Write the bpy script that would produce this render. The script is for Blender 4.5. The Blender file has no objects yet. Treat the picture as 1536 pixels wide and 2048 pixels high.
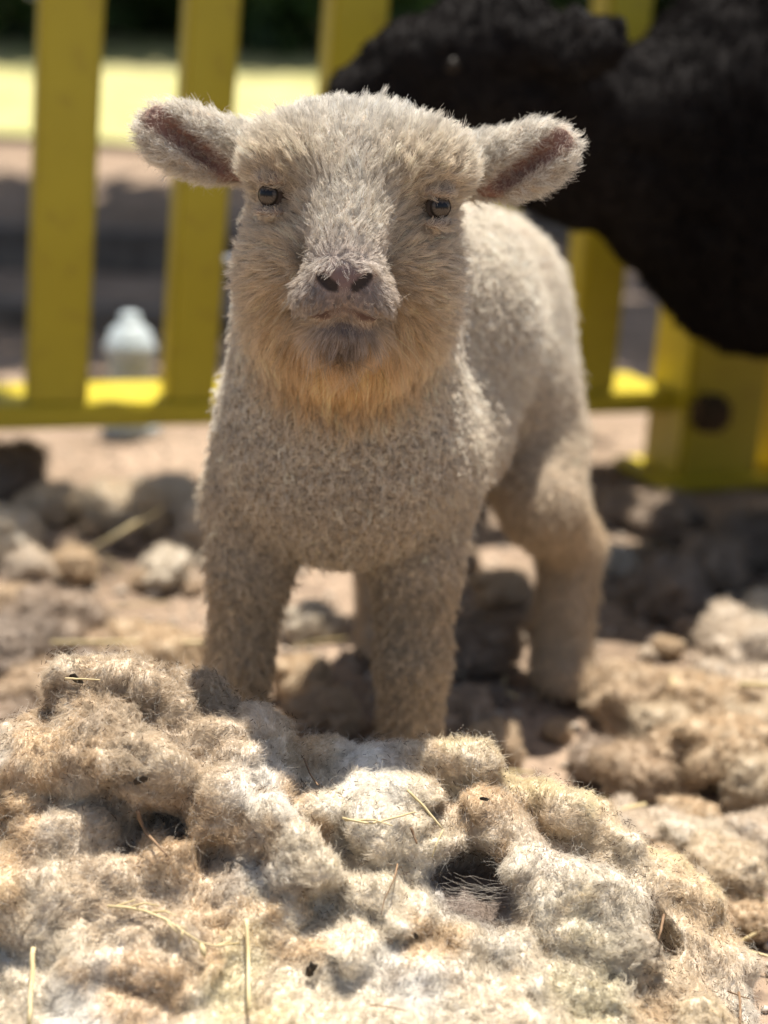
import bpy, math
import numpy as np
from mathutils import Vector, Matrix, kdtree

rng = np.random.default_rng(11)
scene = bpy.context.scene
COL = scene.collection

# ------------------------------------------------------------------ camera
F_PX, CAM_H, PITCH, ROLL = 2813.0, 0.50, math.radians(16.0), math.radians(2.5)
fwd = np.array([0, math.cos(PITCH), -math.sin(PITCH)])
_r0 = np.array([1.0, 0, 0]); _u0 = np.array([0, math.sin(PITCH), math.cos(PITCH)])
c_right = _r0 * math.cos(ROLL) + _u0 * math.sin(ROLL)
c_up = -_r0 * math.sin(ROLL) + _u0 * math.cos(ROLL)
cam_data = bpy.data.cameras.new('camera')
cam = bpy.data.objects.new('camera', cam_data); COL.objects.link(cam)
M = Matrix.Identity(4)
for i in range(3):
    M[i][0] = c_right[i]; M[i][1] = c_up[i]; M[i][2] = -fwd[i]
M[2][3] = CAM_H
cam.matrix_world = M
cam_data.sensor_fit = 'VERTICAL'; cam_data.sensor_height = 24.0
cam_data.lens = 24.0 * F_PX / 2048.0
cam_data.clip_start = 0.02; cam_data.clip_end = 400
cam_data.dof.use_dof = True
cam_data.dof.focus_distance = 0.80
cam_data.dof.aperture_fstop = 2.1
scene.camera = cam

# ------------------------------------------------------------------ sky, sun, exposure
SUN = np.array([0.05, 0.24, 0.97]); SUN /= np.linalg.norm(SUN)
world = bpy.data.worlds.new('World'); scene.world = world; world.use_nodes = True
wn = world.node_tree.nodes; wl = world.node_tree.links
sky = wn.new('ShaderNodeTexSky'); sky.sky_type = 'NISHITA'; sky.sun_disc = False
sky.sun_elevation = math.asin(SUN[2]); sky.sun_rotation = math.atan2(SUN[0], SUN[1])
sky.air_density = 1.0; sky.dust_density = 2.0; sky.ozone_density = 0.6
hs = wn.new('ShaderNodeHueSaturation'); hs.inputs['Saturation'].default_value = .85
wl.new(sky.outputs[0], hs.inputs['Color']); wl.new(hs.outputs[0], wn['Background'].inputs[0]); wn['Background'].inputs[1].default_value = 0.068
sd = bpy.data.lights.new('sun', 'SUN'); sd.energy = 5.0; sd.angle = math.radians(0.5); sd.color = (1.0, 0.94, 0.85)
sun = bpy.data.objects.new('sun', sd); COL.objects.link(sun)
sun.rotation_euler = Vector(SUN).to_track_quat('Z', 'Y').to_euler(); sun.location = (-3, 3, 9)
vs = scene.view_settings
vs.view_transform = 'Standard'; vs.look = 'None'; vs.gamma = 1.0; vs.exposure = 1.08; vs.use_curve_mapping = False
cy = scene.cycles
cy.use_denoising = True
cy.max_bounces = 4; cy.diffuse_bounces = 3; cy.glossy_bounces = 2; cy.transmission_bounces = 4; cy.transparent_max_bounces = 6
cy.sample_clamp_indirect = 6.0
cy.caustics_reflective = False; cy.caustics_refractive = False
try:
    scene.cycles_curves.shape = 'RIBBONS'; scene.cycles_curves.subdivisions = 2
except Exception:
    pass

# ------------------------------------------------------------------ layout helpers
def P(px, py, d):
    """photograph position -> place in the yard at distance y = d"""
    v = fwd + c_right * ((px - 768) / F_PX) + c_up * ((1024 - py) / F_PX)
    return np.array([0, 0, CAM_H]) + v * (d / v[1])
def PG(px, d):
    """ground point under photograph column px at distance d"""
    lo, hi = -3000.0, 6000.0
    for _ in range(50):
        m = (lo + hi) / 2
        if P(px, m, d)[2] > 0: lo = m
        else: hi = m
    return P(px, lo, d)
def S(px, d): return px * d / F_PX

def norm(v): return v / np.maximum(np.linalg.norm(v, axis=-1, keepdims=True), 1e-12)
def sstep(a, b, x):
    t = np.clip((x - a) / (b - a), 0, 1); return t * t * (3 - 2 * t)

def _hash(ix, iy, iz, seed):
    h = (ix * 374761393 + iy * 668265263 + iz * 2147483647 + seed * 974634777) & 0xFFFFFFFF
    h = ((h ^ (h >> 13)) * 1274126177) & 0xFFFFFFFF
    h = ((h ^ (h >> 16)) * 2246822519) & 0xFFFFFFFF
    return ((h ^ (h >> 15)) & 0xFFFF) / 65535.0
def vnoise(p, scale, seed=0):
    """value noise, -1..1"""
    q = np.asarray(p) * scale + 1000.0
    i = np.floor(q).astype(np.int64); f = q - i; f = f * f * f * (f * (f * 6 - 15) + 10)
    out = 0
    for dx in (0, 1):
        for dy in (0, 1):
            for dz in (0, 1):
                w = (f[:, 0] if dx else 1 - f[:, 0]) * (f[:, 1] if dy else 1 - f[:, 1]) * (f[:, 2] if dz else 1 - f[:, 2])
                out = out + w * _hash(i[:, 0] + dx, i[:, 1] + dy, i[:, 2] + dz, seed)
    return out * 2 - 1
def fbm(p, scale, oct=3, seed=0):
    a, s, o = 1.0, 0, 0
    for k in range(oct):
        o = o + a * vnoise(p, scale * 2 ** k, seed + k); s += a; a *= .5
    return o / s
def billow(p, scale, oct=3, seed=0):
    a, s, o = 1.0, 0, 0
    for k in range(oct):
        o = o + a * (np.abs(vnoise(p, scale * 2 ** k, seed + k)) * 2 - .6); s += a; a *= .5
    return o / s

# ------------------------------------------------------------------ signed-distance modelling
def make_axis(lo, hi, coarse, fines):
    xs = [lo]
    while xs[-1] < hi:
        x = xs[-1]; st = coarse
        for a, b, f in fines:
            if a <= x <= b: st = f
            elif x < a and x > a - 0.02: st = min(st, f + (coarse - f) * (a - x) / 0.02)
            elif x > b and x < b + 0.02: st = min(st, f + (coarse - f) * (x - b) / 0.02)
        xs.append(x + st)
    return np.array(xs)

class Field:
    def __init__(s, ax, ay, az):
        s.ax, s.ay, s.az = ax, ay, az
        s.F = np.full((len(ax), len(ay), len(az)), 1.0, np.float32)
    def _block(s, c, R):
        sl = []
        for a, cc, rr in zip((s.ax, s.ay, s.az), c, R):
            i0 = max(np.searchsorted(a, cc - rr) - 1, 0); i1 = min(np.searchsorted(a, cc + rr) + 1, len(a))
            if i1 <= i0: return None, None
            sl.append(slice(i0, i1))
        g = (s.ax[sl[0]][:, None, None], s.ay[sl[1]][None, :, None], s.az[sl[2]][None, None, :])
        return tuple(sl), g
    def _blend(s, sl, d, k, op):
        a = s.F[sl]
        if op == 'sub':
            h = np.clip(.5 - .5 * (a + d) / k, 0, 1); s.F[sl] = a * (1 - h) - d * h + k * h * (1 - h)
        else:
            h = np.clip(.5 + .5 * (d - a) / k, 0, 1); s.F[sl] = d * (1 - h) + a * h - k * h * (1 - h)
    def ell(s, c, r, k=.01, op='add', R=None):
        c = np.asarray(c, float); r = np.full(3, r) if np.isscalar(r) else np.asarray(r, float)
        ext = np.full(3, r.max()) if R is not None else r
        sl, g = s._block(c, ext + k + .012)
        if sl is None: return
        dx, dy, dz = g[0] - c[0], g[1] - c[1], g[2] - c[2]
        if R is not None:                       # R columns: local axes
            dx, dy, dz = (dx * R[0][i] + dy * R[1][i] + dz * R[2][i] for i in range(3))
        k0 = np.sqrt((dx / r[0]) ** 2 + (dy / r[1]) ** 2 + (dz / r[2]) ** 2)
        k1 = np.sqrt((dx / r[0] ** 2) ** 2 + (dy / r[1] ** 2) ** 2 + (dz / r[2] ** 2) ** 2) + 1e-9
        s._blend(sl, np.where(k0 < 1e-4, -r.min(), k0 * (k0 - 1) / k1), k, op)
    def cap(s, a, b, r1, r2, k=.01, op='add'):
        a = np.asarray(a, float); b = np.asarray(b, float)
        R = np.abs(b - a) / 2 + max(r1, r2) + k + .012
        sl, g = s._block((a + b) / 2, R)
        if sl is None: return
        ba = b - a; L = ba @ ba + 1e-12
        dx, dy, dz = g[0] - a[0], g[1] - a[1], g[2] - a[2]
        h = np.clip((dx * ba[0] + dy * ba[1] + dz * ba[2]) / L, 0, 1)
        d = np.sqrt((dx - ba[0] * h) ** 2 + (dy - ba[1] * h) ** 2 + (dz - ba[2] * h) ** 2) - (r1 + (r2 - r1) * h)
        s._blend(sl, d, k, op)
    def chain(s, pts, rs, k=.01, op='add'):
        for i in range(len(pts) - 1): s.cap(pts[i], pts[i + 1], rs[i], rs[i + 1], k, op)
    def mesh(s, smooth=2):
        F = s.F; I = F < 0
        nx, ny, nz = F.shape
        cnt = np.zeros((nx - 1, ny - 1, nz - 1), np.int8)
        offs = [(i, j, k) for i in (0, 1) for j in (0, 1) for k in (0, 1)]
        for (i, j, k) in offs: cnt += I[i:nx - 1 + i, j:ny - 1 + j, k:nz - 1 + k]
        act = (cnt > 0) & (cnt < 8)
        idx = np.argwhere(act)
        vid = np.full(act.shape, -1, np.int32); vid[act] = np.arange(len(idx))
        A = (s.ax, s.ay, s.az)
        val = {}; pos = {}
        for o in offs:
            q = idx + np.array(o); val[o] = F[q[:, 0], q[:, 1], q[:, 2]]
            pos[o] = np.stack([A[t][q[:, t]] for t in range(3)], 1)
        acc = np.zeros((len(idx), 3)); n = np.zeros(len(idx))
        for o in offs:
            for t in range(3):
                if o[t]: continue
                o2 = tuple(o[u] + (1 if u == t else 0) for u in range(3))
                va, vb = val[o], val[o2]; m = (va < 0) != (vb < 0)
                tt = np.where(m, va / np.where(m, va - vb, 1), 0)[:, None]
                acc += np.where(m[:, None], pos[o] * (1 - tt) + pos[o2] * tt, 0); n += m
        V = acc / n[:, None]
        Q = []
        for t in range(3):
            u, w = (t + 1) % 3, (t + 2) % 3
            s0 = [slice(None)] * 3; s1 = [slice(None)] * 3
            s0[t] = slice(0, -1); s1[t] = slice(1, None)
            for d in (u, w):
                s0[d] = slice(1, -1); s1[d] = slice(1, -1)
            a, b = I[tuple(s0)], I[tuple(s1)]
            e = np.argwhere(a != b); fl = a[a != b]
            e = e.copy(); e[:, u] += 1; e[:, w] += 1
            def cell(du, dw):
                q = e.copy(); q[:, u] += du; q[:, w] += dw
                return vid[q[:, 0], q[:, 1], q[:, 2]]
            q = np.stack([cell(-1, -1), cell(0, -1), cell(0, 0), cell(-1, 0)], 1)
            q[~fl] = q[~fl][:, ::-1]
            Q.append(q)
        Q = np.concatenate(Q); Q = Q[(Q >= 0).all(1)]
        for _ in range(smooth):
            acc = np.zeros_like(V); n = np.zeros(len(V))
            for i in range(4):
                a, b = Q[:, i], Q[:, (i + 1) % 4]
                for c in range(3):
                    acc[:, c] += np.bincount(a, V[b, c], len(V)) + np.bincount(b, V[a, c], len(V))
                n += np.bincount(a, minlength=len(V)) + np.bincount(b, minlength=len(V))
            V = V * .4 + .6 * acc / np.maximum(n, 1)[:, None]
        return V, Q

def vnormals(V, Q):
    fn = np.cross(V[Q[:, 2]] - V[Q[:, 0]], V[Q[:, 3]] - V[Q[:, 1]])
    N = np.zeros_like(V)
    for i in range(4):
        for c in range(3): N[:, c] += np.bincount(Q[:, i], fn[:, c], len(V))
    return norm(N)

# ------------------------------------------------------------------ object helpers
def link(o, parent=None):
    COL.objects.link(o)
    if parent is not None: o.parent = parent
    return o
def tag(o, label=None, cat=None, group=None, kind=None):
    if label: o['label'] = label
    if cat: o['category'] = cat
    if group: o['group'] = group
    if kind: o['kind'] = kind
    return o
def empty(name, loc=(0, 0, 0), rz=0):
    o = bpy.data.objects.new(name, None); o.location = loc; o.rotation_euler[2] = rz; o.empty_display_size = .05
    return link(o)
def mesh_data(name, V, Q, mat, smooth=True, tint=None):
    me = bpy.data.meshes.new(name)
    if isinstance(Q, np.ndarray):
        V = np.asarray(V, np.float32); n, k = Q.shape
        me.vertices.add(len(V)); me.vertices.foreach_set('co', V.ravel())
        me.loops.add(n * k); me.loops.foreach_set('vertex_index', Q.astype(np.int32).ravel())
        me.polygons.add(n); me.polygons.foreach_set('loop_start', np.arange(0, n * k, k, dtype=np.int32))
        me.update(calc_edges=True)
    else:
        me.from_pydata([tuple(v) for v in V], [], Q); me.update()
    me.validate()
    if smooth: me.polygons.foreach_set('use_smooth', np.ones(len(me.polygons), bool))
    if tint is not None:
        a = me.attributes.new('tint', 'FLOAT_COLOR', 'POINT')
        c = np.ones((len(V), 4), np.float32); c[:, :3] = tint; a.data.foreach_set('color', c.ravel())
    me.materials.append(mat)
    return me
def mesh_obj(name, V, Q, mat, parent=None, smooth=True, tint=None):
    return link(bpy.data.objects.new(name, mesh_data(name, V, Q, mat, smooth, tint)), parent)
def strands_data(name, pts, rad, tint, mat):
    n, m = pts.shape[:2]
    hc = bpy.data.hair_curves.new(name)
    hc.add_curves([m] * n)
    hc.attributes['position'].data.foreach_set('vector', np.ascontiguousarray(pts, np.float32).ravel())
    ra = hc.attributes.get('radius') or hc.attributes.new('radius', 'FLOAT', 'POINT')
    ra.data.foreach_set('value', np.ascontiguousarray(rad, np.float32).ravel())
    ta = hc.attributes.new('tint', 'FLOAT_COLOR', 'CURVE')
    c = np.ones((n, 4), np.float32); c[:, :3] = np.clip(tint, 0.005, .92); ta.data.foreach_set('color', c.ravel())
    hc.materials.append(mat)
    return hc
def strands_obj(name, pts, rad, tint, mat, parent=None):
    return link(bpy.data.objects.new(name, strands_data(name, pts, rad, tint, mat)), parent)

def scatter(V, Q, N, n, weight=None):
    """n random roots on quads: position, normal"""
    T = np.concatenate([Q[:, [0, 1, 2]], Q[:, [0, 2, 3]]])
    A = np.linalg.norm(np.cross(V[T[:, 1]] - V[T[:, 0]], V[T[:, 2]] - V[T[:, 0]]), axis=1)
    if weight is not None: A = A * weight[T].mean(1)
    cs = np.cumsum(A); t = T[np.searchsorted(cs, rng.random(n) * cs[-1]).clip(0, len(T) - 1)]
    u = rng.random(n); v = rng.random(n); f = u + v > 1; u[f] = 1 - u[f]; v[f] = 1 - v[f]
    w = np.stack([1 - u - v, u, v], 1)[:, :, None]
    return (V[t] * w).sum(1), norm((N[t] * w).sum(1))

def grow(p0, n, flow, L, lift, clump, curl, turns, spacing, m=6, jit=.25, bend=.6, sag=None, lockvar=.15):
    """strands gathered into twisted locks. all per-strand values may be arrays. returns points and lock ids"""
    N = len(p0)
    L = np.broadcast_to(L, N).astype(float); lift = np.broadcast_to(lift, N)[:, None]
    clump = np.broadcast_to(clump, N); curl = np.broadcast_to(curl, N); turns = np.broadcast_to(turns, N)
    tflow = norm(flow - n * (flow * n).sum(1, keepdims=True))
    d0 = norm(n * lift + tflow * (1 - lift) + rng.normal(0, jit, (N, 3)))
    d1 = norm(tflow + n * (lift * .5) + (0 if sag is None else sag) + rng.normal(0, jit * .7, (N, 3)))
    t = np.linspace(0, 1, m)[None, :, None]
    path = p0[:, None] + L[:, None, None] * (d0[:, None] * (t - .5 * bend * t * t) + d1[:, None] * (.5 * bend * t * t))
    # locks, picked by thinning on a jittered lattice
    cell = np.floor(p0 / spacing + vnoise(p0, 60, 5)[:, None] * .35).astype(np.int64)
    key = cell[:, 0] * 73856093 ^ cell[:, 1] * 19349663 ^ cell[:, 2] * 83492791
    _, first = np.unique(key, return_index=True)
    kd = kdtree.KDTree(len(first))
    for i, r in enumerate(first): kd.insert(p0[r], i)
    kd.balance()
    near = np.fromiter((kd.find(q)[1] for q in p0.tolist()), np.int64, N)
    g = first[near]
    lay = 1 + rng.normal(0, lockvar, len(first))[near]
    cl = (clump[:, None] * np.linspace(0, 1, m)[None, :] ** .8)[:, :, None]
    guide = path[g] + (p0 - p0[g])[:, None] * .25
    path = path * (1 - cl) + guide * cl
    path = p0[:, None] + (path - p0[:, None]) * lay[:, None, None]
    ph = (rng.random(len(first)) * 6.283)[near] + rng.normal(0, .5, N)
    hand = np.where(rng.random(len(first)) < .5, -1., 1.)[near]
    ng = n[g]; a = norm(np.cross(ng, np.array([.31, .87, .38]))); b = np.cross(ng, a)
    tt = np.linspace(0, 1, m)[None, :]
    ang = ph[:, None] + hand[:, None] * turns[:, None] * 6.283 * tt
    amp = curl[:, None] * np.sqrt(tt)
    path = path + amp[:, :, None] * (np.cos(ang)[:, :, None] * a[:, None] + np.sin(ang)[:, :, None] * b[:, None])
    return path, near, len(first)
def taper(n, m, r, tip=.45):
    r = np.broadcast_to(r, n)
    return r[:, None] * (1 - (1 - tip) * np.linspace(0, 1, m)[None, :] ** 1.5)

# ------------------------------------------------------------------ materials
def new_mat(name):
    m = bpy.data.materials.new(name); m.use_nodes = True
    return m, m.node_tree.nodes, m.node_tree.links
def fibre_mat(name, trans=.35, gain=1.0):
    m, N, L = new_mat(name)
    for x in list(N):
        if x.type == 'BSDF_PRINCIPLED': N.remove(x)
    at = N.new('ShaderNodeAttribute'); at.attribute_name = 'tint'
    d = N.new('ShaderNodeBsdfDiffuse'); t = N.new('ShaderNodeBsdfTranslucent'); mx = N.new('ShaderNodeMixShader')
    mx.inputs[0].default_value = trans
    L.new(at.outputs['Color'], d.inputs['Color']); L.new(at.outputs['Color'], t.inputs['Color'])
    L.new(d.outputs[0], mx.inputs[1]); L.new(t.outputs[0], mx.inputs[2])
    L.new(mx.outputs[0], N['Material Output'].inputs[0])
    return m
def tint_mat(name, rough=.8, spec=.2, bump=0, bscale=400):
    m, N, L = new_mat(name); b = N['Principled BSDF']
    at = N.new('ShaderNodeAttribute'); at.attribute_name = 'tint'
    L.new(at.outputs['Color'], b.inputs['Base Color'])
    b.inputs['Roughness'].default_value = rough; b.inputs['Specular IOR Level'].default_value = spec
    if bump:
        tc = N.new('ShaderNodeTexCoord'); nz = N.new('ShaderNodeTexNoise'); nz.inputs['Scale'].default_value = bscale
        bp = N.new('ShaderNodeBump'); bp.inputs['Strength'].default_value = bump; bp.inputs['Distance'].default_value = .002
        L.new(tc.outputs['Object'], nz.inputs['Vector']); L.new(nz.outputs[0], bp.inputs['Height']); L.new(bp.outputs[0], b.inputs['Normal'])
    return m
def noise_mat(name, c1, c2, scale=8, rough=.8, spec=.25, bump=.2, bdist=.004, c3=None, scale2=60, metallic=0, detail=5):
    m, N, L = new_mat(name); b = N['Principled BSDF']
    tc = N.new('ShaderNodeTexCoord')
    nz = N.new('ShaderNodeTexNoise'); nz.inputs['Scale'].default_value = scale; nz.inputs['Detail'].default_value = detail
    L.new(tc.outputs['Object'], nz.inputs['Vector'])
    cr = N.new('ShaderNodeValToRGB'); cr.color_ramp.elements[0].position = .35; cr.color_ramp.elements[1].position = .65
    cr.color_ramp.elements[0].color = (*c1, 1); cr.color_ramp.elements[1].color = (*c2, 1)
    L.new(nz.outputs[0], cr.inputs[0])
    out = cr.outputs[0]
    n2 = N.new('ShaderNodeTexNoise'); n2.inputs['Scale'].default_value = scale2; n2.inputs['Detail'].default_value = 4
    L.new(tc.outputs['Object'], n2.inputs['Vector'])
    if c3:
        r2 = N.new('ShaderNodeValToRGB'); r2.color_ramp.elements[0].position = .52; r2.color_ramp.elements[1].position = .68
        L.new(n2.outputs[0], r2.inputs[0])
        mx = N.new('ShaderNodeMix'); mx.data_type = 'RGBA'
        L.new(r2.outputs[0], mx.inputs[0]); L.new(out, mx.inputs[6]); mx.inputs[7].default_value = (*c3, 1)
        out = mx.outputs[2]
    L.new(out, b.inputs['Base Color'])
    b.inputs['Roughness'].default_value = rough; b.inputs['Specular IOR Level'].default_value = spec
    b.inputs['Metallic'].default_value = metallic
    if bump:
        bp = N.new('ShaderNodeBump'); bp.inputs['Strength'].default_value = bump; bp.inputs['Distance'].default_value = bdist
        L.new(n2.outputs[0], bp.inputs['Height']); L.new(bp.outputs[0], b.inputs['Normal'])
    return m

M_fleece = fibre_mat('fleece_fibre', .38)
M_pilefibre = fibre_mat('shorn_fibre', .40)
M_black = fibre_mat('dark_fibre', .15)
M_skin = tint_mat('lamb_skin', .65, .3, .25, 500)
M_pile = tint_mat('matted_wool', .95, .05, .6, 260)
M_dark = tint_mat('dark_wool', .9, .1, .8, 120)
M_dirt = noise_mat('trodden_dirt', (.19, .138, .095), (.33, .245, .178), 5, .95, .1, .7, .006, (.13, .095, .07), 55)
M_grass = noise_mat('dry_grass', (.34, .32, .13), (.44, .40, .20), 1.5, .95, .1, .5, .03, (.28, .31, .10), 6)
M_yellow = noise_mat('yellow_paint', (.46, .36, .018), (.50, .40, .022), 9, .42, .45, .08, .002, (.42, .32, .02), 30)
M_straw = noise_mat('straw', (.46, .36, .18), (.58, .48, .28), 40, .6, .3, .1, .0005)
M_twig = noise_mat('dry_stem', (.16, .10, .06), (.26, .17, .10), 60, .8, .2, .1, .0005)
M_chaff = noise_mat('chaff', (.045, .030, .022), (.12, .08, .05), 90, .9, .1, 0)
M_leafbit = noise_mat('dark_leaf_scrap', (.02, .016, .012), (.06, .045, .03), 200, .8, .2, .2, .0005)
M_timber = noise_mat('shadow_band_timber', (.10, .085, .075), (.19, .165, .14), 12, .9, .1, .4, .004)
M_stone = noise_mat('gravel', (.28, .23, .18), (.48, .41, .33), 60, .9, .2, .2, .001)
M_bark = noise_mat('bark', (.06, .045, .03), (.13, .10, .07), 10, .95, .1, .8, .02)
def leaf_mat(name, c1, c2):
    m, N, L = new_mat(name); b = N['Principled BSDF']
    oi = N.new('ShaderNodeTexCoord'); nz = N.new('ShaderNodeTexNoise'); nz.inputs['Scale'].default_value = 1.7
    cr = N.new('ShaderNodeValToRGB'); cr.color_ramp.elements[0].position = .35; cr.color_ramp.elements[1].position = .65
    cr.color_ramp.elements[0].color = (*c1, 1); cr.color_ramp.elements[1].color = (*c2, 1)
    L.new(oi.outputs['Object'], nz.inputs['Vector']); L.new(nz.outputs[0], cr.inputs[0]); L.new(cr.outputs[0], b.inputs['Base Color'])
    b.inputs['Roughness'].default_value = .6
    tr = N.new('ShaderNodeBsdfTranslucent'); mx = N.new('ShaderNodeMixShader'); mx.inputs[0].default_value = .25
    L.new(cr.outputs[0], tr.inputs['Color']); L.new(b.outputs[0], mx.inputs[1]); L.new(tr.outputs[0], mx.inputs[2])
    L.new(mx.outputs[0], N['Material Output'].inputs[0])
    return m
M_leaf = leaf_mat('foliage', (.025, .055, .015), (.05, .105, .025))

# ------------------------------------------------------------------ ground
def axis_grid(lo, hi, dense_lo, dense_hi, st):
    a = list(np.arange(dense_lo, dense_hi, st))
    s = st; x = a[-1]
    while x < hi: s *= 1.25; x += s; a.append(min(x, hi))
    s = st; x = dense_lo; b = []
    while x > lo: s *= 1.25; x -= s; b.append(max(x, lo))
    return np.array(b[::-1] + a)
def rise(x, y):
    """the yard is flat, the field behind climbs"""
    return .118 * np.maximum(y - 4.2, 0) * sstep(4.0, 6.0, y) * (1 - sstep(16, 40, y) * .6)
def bumps(x, y):
    p = np.stack([x, y, x * 0], -1).reshape(-1, 3)
    h = .011 * fbm(p, 5, 3, 3) + .004 * fbm(p, 22, 2, 9) + .0022 * np.abs(vnoise(p, 70, 21))
    return h.reshape(x.shape) * (1 - sstep(3, 6, y))
gx = axis_grid(-60, 60, -1.3, 1.3, .012); gy = axis_grid(-40, 90, .35, 2.6, .012)
X, Y = np.meshgrid(gx, gy, indexing='ij')
Z = bumps(X, Y) + rise(X, Y) - .004
V = np.stack([X, Y, Z], -1).reshape(-1, 3)
nx, ny = X.shape
ii, jj = np.meshgrid(np.arange(nx - 1), np.arange(ny - 1), indexing='ij')
q = (ii * ny + jj).ravel(); Q = np.stack([q, q + ny, q + ny + 1, q + 1], 1)
ground = mesh_obj('ground', V, Q, M_dirt); tag(ground, kind='structure')
def gz(x, y):
    x = np.atleast_1d(np.asarray(x, float)); y = np.atleast_1d(np.asarray(y, float))
    return float((bumps(x, y) + rise(x, y))[0]) - .004
# sunlit grass bank behind the yard
bx = np.linspace(-30, 30, 90); by = np.concatenate([np.linspace(6.6, 16, 50), np.linspace(16.5, 60, 30)])
X, Y = np.meshgrid(bx, by, indexing='ij')
p3 = np.stack([X, Y, X * 0], -1).reshape(-1, 3)
Y = Y + (fbm(p3, .5, 2, 4).reshape(Y.shape)) * .5 * (Y < 9)
V = np.stack([X, Y, rise(X, Y) + .03 + .03 * fbm(p3, 1.2, 2, 8).reshape(Y.shape)], -1).reshape(-1, 3)
nx, ny = X.shape
ii, jj = np.meshgrid(np.arange(nx - 1), np.arange(ny - 1), indexing='ij')
q = (ii * ny + jj).ravel(); Q = np.stack([q, q + ny, q + ny + 1, q + 1], 1)
bank = mesh_obj('grass_field', V, Q, M_grass); tag(bank, kind='structure')

# ------------------------------------------------------------------ mesh bits
def box(sx, sy, sz, bev=.0, taper_=1.0, base=True):
    """bevelled box verts/faces, standing on z=0, centred in x/y"""
    import bmesh
    bm = bmesh.new(); bmesh.ops.create_cube(bm, size=1)
    for v in bm.verts:
        v.co = Vector((v.co.x * sx, v.co.y * sy, (v.co.z + .5) * sz))
    if bev: bmesh.ops.bevel(bm, geom=bm.edges[:], offset=bev, segments=2, affect='EDGES')
    bm.verts.index_update()
    Vv = np.array([v.co[:] for v in bm.verts]); Ff = [[v.index for v in f.verts] for f in bm.faces]
    bm.free(); return Vv, Ff
def tube(pts, rs, sides=6, cap=True):
    pts = np.asarray(pts, float); n = len(pts); rs = np.broadcast_to(rs, n)
    V = []; F = []
    for i in range(n):
        d = pts[min(i + 1, n - 1)] - pts[max(i - 1, 0)]; d /= np.linalg.norm(d) + 1e-12
        a = np.cross(d, [.3, .5, .81]); a /= np.linalg.norm(a); b = np.cross(d, a)
        for k in range(sides):
            t = 6.28318 * k / sides; V.append(pts[i] + rs[i] * (math.cos(t) * a + math.sin(t) * b))
    for i in range(n - 1):
        for k in range(sides):
            k2 = (k + 1) % sides
            F.append([i * sides + k, i * sides + k2, (i + 1) * sides + k2, (i + 1) * sides + k])
    if cap: F.append(list(range(sides))[::-1]); F.append([(n - 1) * sides + k for k in range(sides)])
    return np.array(V), F
def lathe(prof, seg=28):
    V = []; F = []
    for (r, z) in prof:
        for k in range(seg): t = 6.28318 * k / seg; V.append((r * math.cos(t), r * math.sin(t), z))
    for i in range(len(prof) - 1):
        for k in range(seg):
            k2 = (k + 1) % seg; F.append([i * seg + k, i * seg + k2, (i + 1) * seg + k2, (i + 1) * seg + k])
    F.append(list(range(seg))[::-1]); F.append([(len(prof) - 1) * seg + k for k in range(seg)])
    return np.array(V), F

# ------------------------------------------------------------------ yellow fence
FA = math.radians(18.5)
def fence_y(x): return 1.86 + math.tan(FA) * x
fence = empty('yellow_fence', (0, fence_y(0), 0), FA)
tag(fence, 'yellow painted metal fence with upright bars on a low rail behind the lamb', 'fence')
RAIL_T = .136
def bar(name, s, z0, z1, w, d, lean=0, off=0, bev=.005):
    Vv, Ff = box(w, d, z1 - z0, bev)
    o = mesh_obj(name, Vv, Ff, M_yellow, fence, smooth=False)
    o.location = (s, off, z0); o.rotation_euler = (0, lean, 0)
    return o
Vv, Ff = box(1.62, .150, .030, .004)
o = mesh_obj('rail', Vv, Ff, M_yellow, fence, smooth=False); o.location = (-.40, .030, RAIL_T - .030)
Vv, Ff = box(2.30, .05, .06, .004)
o = mesh_obj('rail', Vv, Ff, M_yellow, fence, smooth=False); o.location = (-.1, 0, .98)
ca = math.cos(FA)
for px, w, lean in ((-190, .07, .06), (108, .072, .058), (372, .062, .056), (650, .070, .045), (945, .064, .03), (1166, .064, .015)):
    # column at rail height
    y = 1.86
    for _ in range(6): x = P(px, 745, y)[0]; y = fence_y(x)
    bar('bar', x / ca, RAIL_T - .002, 1.0, w, .058, lean, -.010)
# latch plate on the second bar and a little grey bolt
y = 1.86
for _ in range(6): x = P(398, 520, y)[0]; y = fence_y(x)
pl = bar('latch_plate', x / ca, P(418, 622, y)[2], P(418, 330, y)[2], .050, .030, .056, -.004)
Vv, Ff = tube([(-.016, 0, 0), (.03, 0, 0)], .008, 10)
M_steel = noise_mat('grey_steel', (.22, .24, .28), (.32, .34, .38), 20, .8, .2, .1, .001)
bo = mesh_obj('bolt', Vv, Ff, M_steel, pl, smooth=False); bo.location = (.02, -.02, .065)
# end post, standing on the ground, with a foot
def at_fence(px, py):
    y = 1.86
    for _ in range(8): x = P(px, py, y)[0]; y = fence_y(x)
    return x / ca
sp = at_fence(1384, 900)
bar('post', sp, -.03, 1.15, .128, .11, .02, -.02, .006)
Vv, Ff = box(.20, .16, .014, .003)
o = mesh_obj('foot_plate', Vv, Ff, M_yellow, fence, smooth=False); o.location = (sp + .005, -.02, .004)
s2 = at_fence(1545, 900)
bar('post', s2, -.03, 1.12, .075, .075, .02, -.03, .005)
Vv, Ff = box(.05, .05, .05, .01)
o = mesh_obj('shadow_block', Vv, Ff, noise_mat('shadow_brown', (.05, .035, .02), (.10, .06, .03), 30, .8, .2, .3, .002), fence, smooth=False)
o.location = (sp - .03, -.085, .088)  # small dark block put where a shadow lies on the post
# left end post, beyond the frame
bar('post', -1.22, -.03, 1.15, .10, .10, .0, 0, .006)

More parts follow.
